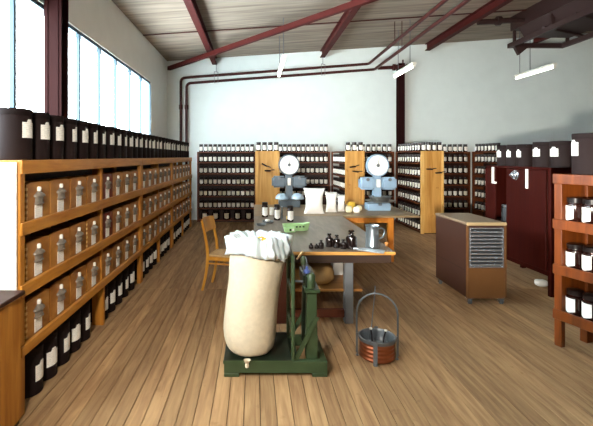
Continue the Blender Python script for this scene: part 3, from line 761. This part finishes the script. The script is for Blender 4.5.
# ================================================================== green platform scale with sack
t = thing('platform_scale', 'dark green iron platform scale on the floor under the burlap sack', 'scale', (0, 3.29, 0))
XA, XB, BDp, ZP = -.238, .583, .53, .13
MB().box(XA, XB, 0, .05, .03, .125).box(XA, XA+.12, 0, .05, 0, .03).box(XB-.12, XB, 0, .05, 0, .03).build('front_rail', 'scale_green', t, .004)
MB().box(XA, XB, BDp-.05, BDp, .03, .115).box(XA, XA+.12, BDp-.05, BDp, 0, .03).box(XB-.12, XB, BDp-.05, BDp, 0, .03).build('back_rail', 'scale_green', t, .004)
for x in (XA, XB-.05): MB().box(x, x+.05, .05, BDp-.05, .02, .115).build('side_rail', 'scale_green', t, .003)
MB().box(.31, .36, .05, BDp-.05, .02, .1).build('cross_rail', 'scale_green_dark', t)
MB().box(XA-.004, .3, -.004, BDp+.004, .125, ZP+.004).build('platform_plate', 'scale_green_dark', t, .003)
MB().box(XA-.006, .302, -.008, .0, .11, ZP+.004).build('plate_lip', 'scale_green', t)
MB().prism([(.42, .115), (.515, .115), (.507, .66), (.43, .66)], .06, .15).build('post', 'scale_green', t, .005)
MB().prism([(.42, .115), (.50, .115), (.49, .64), (.43, .64)], .36, .43).build('post', 'scale_green_dark', t, .005)
MB().bar((.335, .03, .125), (.506, .045, .46), .012, .035).build('brace', 'scale_green', t)
MB().bar((.335, .5, .115), (.506, .42, .46), .012, .035).build('brace', 'scale_green', t)
MB().box(.41, .53, .03, .45, .655, .68).build('head_shelf', 'scale_green', t, .004)
MB().box(.40, .5, .07, .4, .68, .80).build('head_box', 'scale_green_dark', t, .02, True, 2)
MB().lathe([(0, 0), (.03, 0), (.034, .02), (.034, .1), (.02, .12), (0, .125)], 14, (.46, .05, .69)).build('counterweight', 'scale_green', t, 0, True)
MB().lathe([(0, 0), (.028, 0), (.028, .02), (.012, .03), (.012, .05), (0, .055)], 12, (.432, .1, .8)).build('weight_cap', 'blue_cap', t, 0, True)
MB().lathe([(0, 0), (.02, .005), (.022, .05), (.012, .07), (0, .075)], 12, (.405, .12, .86)).build('beam_end', 'scale_green', t, 0, True)
MB().tube([(.41, .12, .80), (.405, .12, .87)], .008, 6).tube([(.45, .12, .8), (.415, .12, .9)], .004, 6).tube([(.44, .1, .8), (.43, .1, .9), (.42, .11, .93)], .004, 6).build('lever_rods', 'grey_iron', t)
MB().bar((.395, .05, .745), (.30, .05, .75), .015, .012).build('beam_arm', 'grey_iron', t)
# back rest: hooped tube standing beside the sack
bx_ = .312
pts = [(bx_, .02, .13), (bx_, .02, .86)]+[(bx_, .1-.08*math.cos(a), .86+.08*math.sin(a)) for a in (PI/8, PI/4, 3*PI/8, PI/2)]+[(bx_, BDp-.1+.08*math.sin(a), .86+.08*math.cos(a)) for a in (0, PI/8, PI/4, 3*PI/8, PI/2)]+[(bx_, BDp-.02, .13)]
MB().tube(pts, .016, 8).build('back_rest', 'scale_green', t, 0, True)
for z in (.3, .6): MB().box(bx_-.006, bx_+.006, .036, BDp-.036, z, z+.04).build('back_rest_bar', 'scale_green', t)
# the sack
SB = (0, 3.29, 0)
sk = thing('burlap_sack', 'tall stuffed burlap sack with open top standing on the green platform scale', 'sack', (0, 3.465, .135))
prof = [(-.0, -.02, .05, .05), (.001, -.025, .135, .125), (.014, -.028, .172, .158), (.05, -.03, .199, .183), (.11, -.032, .212, .195), (.18, -.034, .222, .205), (.28, -.03, .222, .208), (.38, -.02, .219, .206), (.47, -.01, .217, .205), (.56, .003, .218, .203), (.64, .014, .224, .2), (.70, .021, .229, .2), (.75, .027, .233, .2), (.8, .03, .232, .198), (.83, .03, .226, .192)]
n = 40; vs = []; fs = []
for k, (z, cx, rx, ry) in enumerate(prof):
    for i in range(n):
        a = 2*PI*i/n; c_, s_ = math.cos(a), math.sin(a)
        d_ = 1+.022*noise.noise(Vector((c_*1.5, s_*1.5, z*5)))+.014*noise.noise(Vector((c_*5, s_*5, z*9+4)))
        vs.append((cx+rx*c_*d_, ry*s_*d_, z+(.006*noise.noise(Vector((c_*3, s_*3, 1))) if 0 < k < 14 else 0)))
for k in range(len(prof)-1):
    for i in range(n):
        j = (i+1) % n; fs.append((k*n+i, k*n+j, (k+1)*n+j, (k+1)*n+i))
fs.append(tuple(reversed(range(n))))
o = MB().add(vs, fs).build('sack_body', 'burlap', sk, 0, True)
sm_ = o.modifiers.new('s', 'SUBSURF'); sm_.levels = 1; sm_.render_levels = 1
MB().lathe([(0, 0), (.014, .003), (.017, .018), (.012, .032), (.022, .05), (.03, .062)], 12, (-.055, -.198, -.048), 'z', 1, .8).build('tied_corner', 'burlap', sk, 0, True)
# crumpled clear liner folded over the rim
n = 110; prof = [(.08, .885, .1), (.13, .915, .14), (.17, .95, .18), (.205, .965, .21), (.225, .955, .24), (.238, .925, .25), (.244, .885, .25), (.245, .845, .248), (.247, .805, .246)]
vs = []; fs = []
for k, (r0, z, _) in enumerate(prof):
    for i in range(n):
        a = 2*PI*i/n; c_, s_ = math.cos(a), math.sin(a)
        p = Vector((c_*r0*1.07+.035, s_*r0*.93, z))
        q = noise.noise(Vector((c_*4, s_*4, z*9)))*.03+noise.noise(Vector((c_*9, s_*9, z*22)))*.03+abs(noise.noise(Vector((c_*17, s_*17, z*30))))*.022
        p.x += c_*q; p.y += s_*q
        p.z += noise.noise(Vector((c_*3+7, s_*3, k*.3)))*.03+noise.noise(Vector((c_*8+7, s_*8, k*.5)))*.02
        if k >= len(prof)-3: p.z += (noise.noise(Vector((c_*2.2, s_*2.2, 3)))*.04+.022-.04*max(0, c_))*(k-len(prof)+4)/3
        vs.append(p)
for k in range(len(prof)-1):
    for i in range(n):
        j = (i+1) % n; fs.append((k*n+i, k*n+j, (k+1)*n+j, (k+1)*n+i))
lo = MB().add(vs, fs).build('plastic_liner', 'liner', sk, 0, True)
so = lo.modifiers.new('t', 'SOLIDIFY'); so.thickness = .002
for e in lo.data.edges: e.use_edge_sharp = False
vs = [(.035+.19*math.cos(2*PI*i/24)*r, .17*math.sin(2*PI*i/24)*r, .85+.055*(1-r)+noise.noise(Vector((i*.7, r*9, 0)))*.02) for r in (1, .75, .5, .25) for i in range(24)]+[(.035, 0, .91)]
fs = [(k*24+i, k*24+(i+1) % 24, (k+1)*24+(i+1) % 24, (k+1)*24+i) for k in range(3) for i in range(24)]+[(72+i, 72+(i+1) % 24, 96) for i in range(24)]
MB().add(vs, fs).build('dried_herbs', 'pale_herb', sk)
for q in range(14):
    MB().lathe([(0, -.008), (.012, -.004), (.014, .003), (0, .009)], 7, (.09+random.uniform(-.05, .07), -.05+random.uniform(-.07, .07), .925+random.uniform(-.01, .02))).build('flower_head', 'yellow_herb', sk)

# ================================================================== copper vessel in iron frame
t = thing('copper_vessel', 'copper pot in a grey iron carrying frame with tall hoop handle', 'vessel', (1.073, 3.62, 0), math.radians(-14))
ZR = .19
MB().lathe([(0, .004), (.13, .004), (.14, .01)]+[(.147+.0035*math.sin(i*PI/2.5), .016+i*.0068) for i in range(23)]+[(.15, ZR-.015)], 40).build('pot_body', 'copper', t, 0, True)
MB().lathe([(.143, ZR-.03), (.158, ZR-.028), (.161, ZR), (.15, ZR+.004), (.143, ZR-.005), (.14, ZR-.03)], 36).build('rim_band', 'grey_iron', t, 0, True)
MB().lathe([(.1435, ZR-.006), (.138, ZR-.03), (.13, .1), (.1, .085), (0, .08)], 36).build('inner_lining', 'tin_inside', t, 0, True)
for k, a in enumerate((PI, 0, -PI/2-.12, PI/2)):
    c_, s_ = math.cos(a), math.sin(a)
    p = Vector((c_*.167, s_*.167, 0)); tg = Vector((-s_, c_, 0))*.017; nn = Vector((c_, s_, 0))*.005
    vs = [p+x*tg+y*nn+Vector((0, 0, z)) for z in (.0, ZR+.012) for x, y in ((-1,-1),(1,-1),(1,1),(-1,1))]
    MB().add(vs, [(3,2,1,0),(4,5,6,7),(0,1,5,4),(1,2,6,5),(2,3,7,6),(3,0,4,7)]).build('frame_leg', 'grey_iron', t)
    MB().lathe([(0, 0), (.014, 0), (.014, .006), (0, .006)], 10, (c_*.167, s_*.167, 0)).build('foot', 'grey_iron', t)
hp = [(-.172, 0, .03), (-.172, 0, .38)]+[(-.172*math.cos(a), 0, .38+.175*math.sin(a)) for a in [PI*i/12 for i in range(1, 12)]]+[(.172, 0, .38), (.172, 0, .03)]
MB().tube(hp, .0085, 8).build('hoop_handle', 'grey_iron', t, 0, True)
MB().tube([(-.06, 0, .13), (-.018, 0, .56), (-.016, 0, .62)], .0045, 8).build('stirring_rod', 'steel', t, 0, True)
MB().lathe([(0, 0), (.012, 0), (.012, .016), (0, .016)], 10, (-.02, 0, .545)).build('rod_collar', 'grey_iron', t, 0, True)
for x, y, lx in ((-.04, -.01, -.012), (.05, -.02, .022)):
    MB().tube([(x, y, .12), (x+lx*.3, y, .19), (x+lx, y, .245)], .006, 8).build('spindle', 'black_stopper', t, 0, True)
    MB().lathe([(0, 0), (.012, .003), (.013, .014), (0, .02)], 10, (x+lx, y, .24)).build('spindle_knob', 'white_knob', t, 0, True)
    MB().lathe([(0, 0), (.045, 0), (.05, .02), (.03, .05), (.015, .055), (0, .055)], 14, (x, y, .085)).build('stirrer', 'black_stopper', t, 0, True)
MB().lathe([(0, 0), (.055, .0), (.065, .03), (.06, .032), (.05, .005), (0, .005)], 16, (.03, .055, .1)).build('inner_dish', 'grey_iron', t, 0, True)

# ================================================================== chair
t = thing('wooden_chair', 'honey-coloured wooden chair with curved back beside the work table', 'chair', (-.557, 5.58, 0), math.radians(-15))
for s in (-1, 1):
    y = s*.18
    MB().tube([(-.075, y, 0), (-.035, y, .16), (-.008, y, .32), (.002, y, .45), (-.012, y, .6), (-.05, y*.98, .78), (-.085, y*.95, .91)], [.017, .019, .021, .022, .02, .018, .016], 8).build('back_leg', 'chair_wood', t, 0, True)
    MB().tube([(.42, s*.19, 0), (.40, s*.185, .2), (.385, s*.18, .44)], [.015, .018, .021], 8).build('leg', 'chair_wood', t, 0, True)
    MB().tube([(.0, y, .36), (.39, s*.183, .36)], .011, 8).build('stretcher', 'chair_wood', t, 0, True)
    MB().box(.02, .385, y-.014, y+.014, .40, .45).build('seat_rail', 'chair_wood', t, .004)
MB().box(.37, .395, -.166, .166, .40, .45).build('seat_rail', 'chair_wood', t, .004)
MB().box(-.01, .012, -.162, .162, .40, .45).build('seat_rail', 'chair_wood', t, .004)
MB().tube([(.2, -.18, .36), (.2, .18, .36)], .011, 8).build('stretcher', 'chair_wood', t, 0, True)
vs = []; fs = []; nn = 10
for i in range(nn+1):
    u = i/nn*2-1; xx = -.03*(1-u*u); yy = u*.2
    for z, dx in ((.755, -.035), (.925, -.075)):
        ztop = z+(.012*(1-u*u) if z > .8 else -.004*(1-u*u))
        vs += [(xx+dx-.004, yy, ztop), (xx+dx+.014, yy, ztop)]
for i in range(nn):
    a = i*4; b2 = a+4
    fs += [(a, a+2, b2+2, b2), (a+1, b2+1, b2+3, a+3), (a+2, a+3, b2+3, b2+2), (a, b2, b2+1, a+1)]
fs += [(0, 1, 3, 2), (nn*4, nn*4+2, nn*4+3, nn*4+1)]
MB().add(vs, fs).build('backrest', 'chair_wood', t, 0, True)
MB().prism([(-.005, -.18), (.2, -.2), (.41, -.2), (.425, 0), (.41, .2), (.2, .2), (-.005, .18)], .45, .472, 'xy').build('seat', 'rush', t, .006)

# ================================================================== things on the tables
def at(px, py, z=TZ):
    Y = F*(H-z)/(py-CY); return ((px-CX)*Y/F, Y, z+.001)
names = [('very small black glass bottle, leftmost of the row at the table front', 311.5, 249, .05, .056),
         ('very small black glass bottle, second of the row at the table front', 316.9, 249, .047, .052),
         ('little black glass bottle with stopper, third of the row at the table front', 321.6, 249, .057, .09),
         ('medium black stoppered bottle, fourth of the row at the table front', 330, 247.5, .085, .145),
         ('medium black stoppered bottle, fifth of the row at the table front', 337.4, 248.5, .075, .14),
         ('lower black stoppered bottle left of the biggest bottle', 344.2, 249.5, .068, .1),
         ('biggest black stoppered bottle of the row beside the metal jug', 352.6, 249.5, .116, .195)]
for lab, px, py, wd, h in names:
    r = wd/2; p = at(px, py); t = thing('stoppered_bottle', lab, 'bottle', (p[0], p[1]+r, p[2]), 0, 'black bottles on the work table')
    MB().lathe([(0, 0), (r*.94, 0), (r, .004), (r, h*.58), (r*.93, h*.64), (r*.5, h*.7), (r*.42, h*.74), (r*.42, h*.79), (r*.55, h*.8), (r*.55, h*.83), (r*.3, h*.83)], 20).build('body', 'black_glass', t, 0, True)
    MB().lathe([(r*.3, h*.82), (r*.3, h*.86), (r*.55, h*.9), (r*.58, h*.95), (r*.4, h), (0, h)], 16).build('stopper', 'black_glass', t, 0, True)
p = at(374, 248.5)
t = thing('metal_jug', 'tall shiny metal jug with handle on the work table corner', 'jug', (p[0], p[1]+.07, p[2]), 0)
MB().lathe([(0, 0), (.072, 0), (.075, .006), (.074, .02), (.071, .03), (.066, .2), (.068, .222), (.074, .232), (.076, .236), (.073, .236), (.064, .22), (.06, .02), (0, .015)], 28).build('body', 'steel', t, 0, True)
MB().tube([(.064, -.01, .2), (.1, -.01, .207), (.128, -.01, .19), (.13, -.01, .15), (.112, -.01, .11), (.07, -.01, .09)], .009, 8).build('handle', 'steel', t, 0, True)
MB().prism([(-.018, -.06), (.018, -.06), (0, -.1)], .205, .237, 'xy').build('spout', 'steel', t, .002)
# flat scoop overhanging the table edge
t = thing('flat_scoop', 'shiny flat metal scoop lying over the front edge of the work table', 'scoop', (1.2, 4.235, TZ+.002), math.radians(-32))
t.scale = (1.35, 1.35, 1.35)
vs = []; fs = []
for i in range(9):
    u = i/8; x_ = -.11+.2*u; hw = .03+.028*math.sin(PI*min(u*1.2, 1)**.7*.5)*(1 if u < .8 else 1-(u-.8)*2)
    for s in (-1, -.5, 0, .5, 1): vs.append((x_, s*hw, .002+.014*abs(s)**2+max(0, u-.55)*-.0))
for i in range(8):
    for j in range(4): fs.append((i*5+j, i*5+j+1, i*5+j+6, i*5+j+5))
o = MB().add(vs, fs).build('blade', 'bright_steel', t, 0, True); so = o.modifiers.new('t', 'SOLIDIFY'); so.thickness = .002
MB().tube([(-.1, 0, .012), (-.125, 0, .014), (-.14, 0, .012)], .008, 8).build('handle', 'bright_steel', t, 0, True)
p = at(386.5, 246)
tag(MB().lathe([(0, 0), (.012, 0), (.015, .015), (.022, .025), (.02, .04), (0, .046)], 12).build('cork', 'shelf_board', None, 0, True, 1, p), 'small pale cork at the right corner of the work table', 'cork')
tag(MB().tube([(.435, 4.215, .705), (.50, 4.235, .78)], [.009, .013], 8).build('wooden_stick', 'pale_wood', None, 0, True), 'pale wooden stick leaning against the front table edge by the green scale', 'stick')
# labelled jars at the left of the table
jm = jar_meshes(.05, .24, lw=2.0)
for px, py, sc, lab in ((265, 217.5, 1.0, 'dark jar with white label at the left edge of the work table'), (277.3, 220.5, 1.0, 'dark jar with white label standing below the left dial scale'), (290.5, 222, 1.1, 'dark jar with white label behind the pale green tray')):
    p = at(px, py); jar(jm, (p[0], p[1]+.05, p[2]), .1, lab, 'labelled jars on the work table')
p = at(272, 215); t = thing('white_pot', 'small white pot between two dark jars on the work table', 'pot', p)
MB().lathe([(0, 0), (.035, 0), (.04, .01), (.04, .09), (.036, .1)], 16).build('body', 'white_bag', t, 0, True)
MB().lathe([(.036, .1), (.043, .1), (.043, .125), (.0, .128)], 16).build('lid', 'white_bag', t, 0, True)
p = at(281.8, 219); tag(MB().lathe([(0, 0), (.012, 0), (.013, .005), (.013, .19), (.016, .2), (.01, .2), (.01, .01), (0, .01)], 12).build('glass_cylinder', 'steel', None, 0, True, 1, p), 'slender measuring cylinder right of the dark jar on the work table', 'cylinder')
p = at(288, 218.5); tag(MB().lathe([(0, 0), (.018, .0), (.022, .02), (.02, .06), (0, .07)], 12).build('yellow_flower', 'yellow_herb', None, .0, True, 1, (p[0]-.02, p[1]-.16, p[2])), 'small yellow tub beside the jar at the green tray', 'tub')
for px, py, r, lab in ((268, 222.5, .085, 'shallow glass dish among the jars on the work table'), (261, 225.5, .07, 'shallow glass dish at the left edge of the work table')):
    p = at(px, py); t = tag(MB().lathe([(0, 0), (r*.85, 0), (r, .02), (r, .026), (r*.95, .024), (r*.8, .006), (0, .006)], 24).build('glass_dish', 'tin_inside', None, 0, True, 1, p), lab, 'dish', 'glass dishes on the work table')
p = at(267.5, 221.8); tag(MB().lathe([(0, 0), (.03, 0), (.04, .015), (.03, .03), (0, .032)], 14).build('powder_heap', 'white_bag', None, 0, True, 1, (p[0], p[1], p[2]+.006)), 'little white powder heap in the shallow dish', 'powder')
# pale green tray with a small box at its front
p = at(296, 231.5)
t = thing('green_tray', 'pale green boat-shaped tray with a small box front, on the work table', 'tray', (p[0], p[1]+.08, p[2]), math.radians(8))
out = [(-.165, -.08), (.1, -.08), (.19, -.03), (.2, .02), (.12, .08), (-.165, .08)]
inn = [(x*.9-.005, y*.82) for x, y in out]; k = len(out)
vs = [(x*.86, y*.8, 0) for x, y in out]+[(x, y, .105 if x > .15 else .085) for x, y in out]+[(x, y, .105 if x > .12 else .085) for x, y in inn]+[(x*.86, y*.8, .012) for x, y in inn]
fs = [tuple(reversed(range(k)))]+[(a*k+i, a*k+(i+1) % k, (a+1)*k+(i+1) % k, (a+1)*k+i) for a in range(3) for i in range(k)]+[tuple(range(3*k, 4*k))]
MB().add(vs, fs).build('tray', 'pale_green', t, .002)
bxx = MB().box(-.17, -.03, -.15, -.066, 0, .062).build('front_box', 'pale_green', t, .008, True, 2)
MB().box(-.115, -.09, -.153, -.149, .02, .048).build('dark_button', 'black_stopper', bxx)
MB().box(-.078, -.052, -.153, -.149, .02, .048).build('white_button', 'white_knob', bxx)
for x in (.0, .045, .09): MB().box(x-.012, x+.012, -.0795, -.074, .05, .068).build('slot', 'black_stopper', t)
# white stuffed bags
def cloth_bag(px, py, wd, h, lab, seed):
    p = at(px, py); t = thing('white_bag', lab, 'bag', (p[0], p[1]+.07, p[2]), 0, 'white bags on the tables')
    n = 32; m_ = 16; vs = []; fs = []
    for j in range(m_+1):
        v = j/m_
        waist = 1-.2*math.sin(PI*v)**.8+(.06*(v-.5)*2 if v > .5 else 0)
        dep = .085*math.sin(PI*min(max(v*.93+.05, 0), 1))**.6
        for i in range(n):
            a = 2*PI*i/n; c_, s_ = math.cos(a), math.sin(a)
            x_ = wd/2*waist*math.copysign(abs(c_)**.6, c_); y_ = dep*math.copysign(abs(s_)**.8, s_)
            q = 1+.05*noise.noise(Vector((x_*14+seed, y_*14, v*5)))
            ear = .03*abs(c_)**3*(v**6)
            vs.append((x_*q, y_*q, h*v+ear-.0*h))
    for j in range(m_):
        for i in range(n):
            k = (i+1) % n; fs.append((j*n+i, j*n+k, (j+1)*n+k, (j+1)*n+i))
    fs += [tuple(reversed(range(n))), tuple(m_*n+i for i in range(n))]
    MB().add(vs, fs).build('bag_body', 'white_bag', t, 0, True)
    MB().box(-wd*.4, wd*.4, -.012, .012, h-.01, h+.012).build('closed_top', 'white_bag', t, .005)
cloth_bag(314.7, 214.2, .35, .41, 'largest white filled bag standing between the scales', 1)
cloth_bag(332, 212.6, .2, .325, 'middle-sized white filled bag right of the largest one', 4)
cloth_bag(342, 211.8, .125, .265, 'smallest white filled bag beside the yellow-white packets', 9)
for k, (px, py, sz, mt, lab) in enumerate(((349, 212.8, .06, 'pale_herb', 'crumpled cream packet next to the smallest white bag'), (357, 213, .058, 'white_bag', 'crumpled white packet at the right of the small packets'), (352, 209.5, .07, 'yellow_herb', 'crumpled yellowish packet behind the cream one'), (359.5, 211, .05, 'pale_herb', 'small cream packet nearest the light blue scale'))):
    p = at(px, py); tag(slump(sz, sz*.8, sz*.95, k*5+2, 18, 9).build('small_packet', mt, None, 0, True, 1, (p[0], p[1]+.03, p[2])), lab, 'packet', 'small packets on the crosswise table')
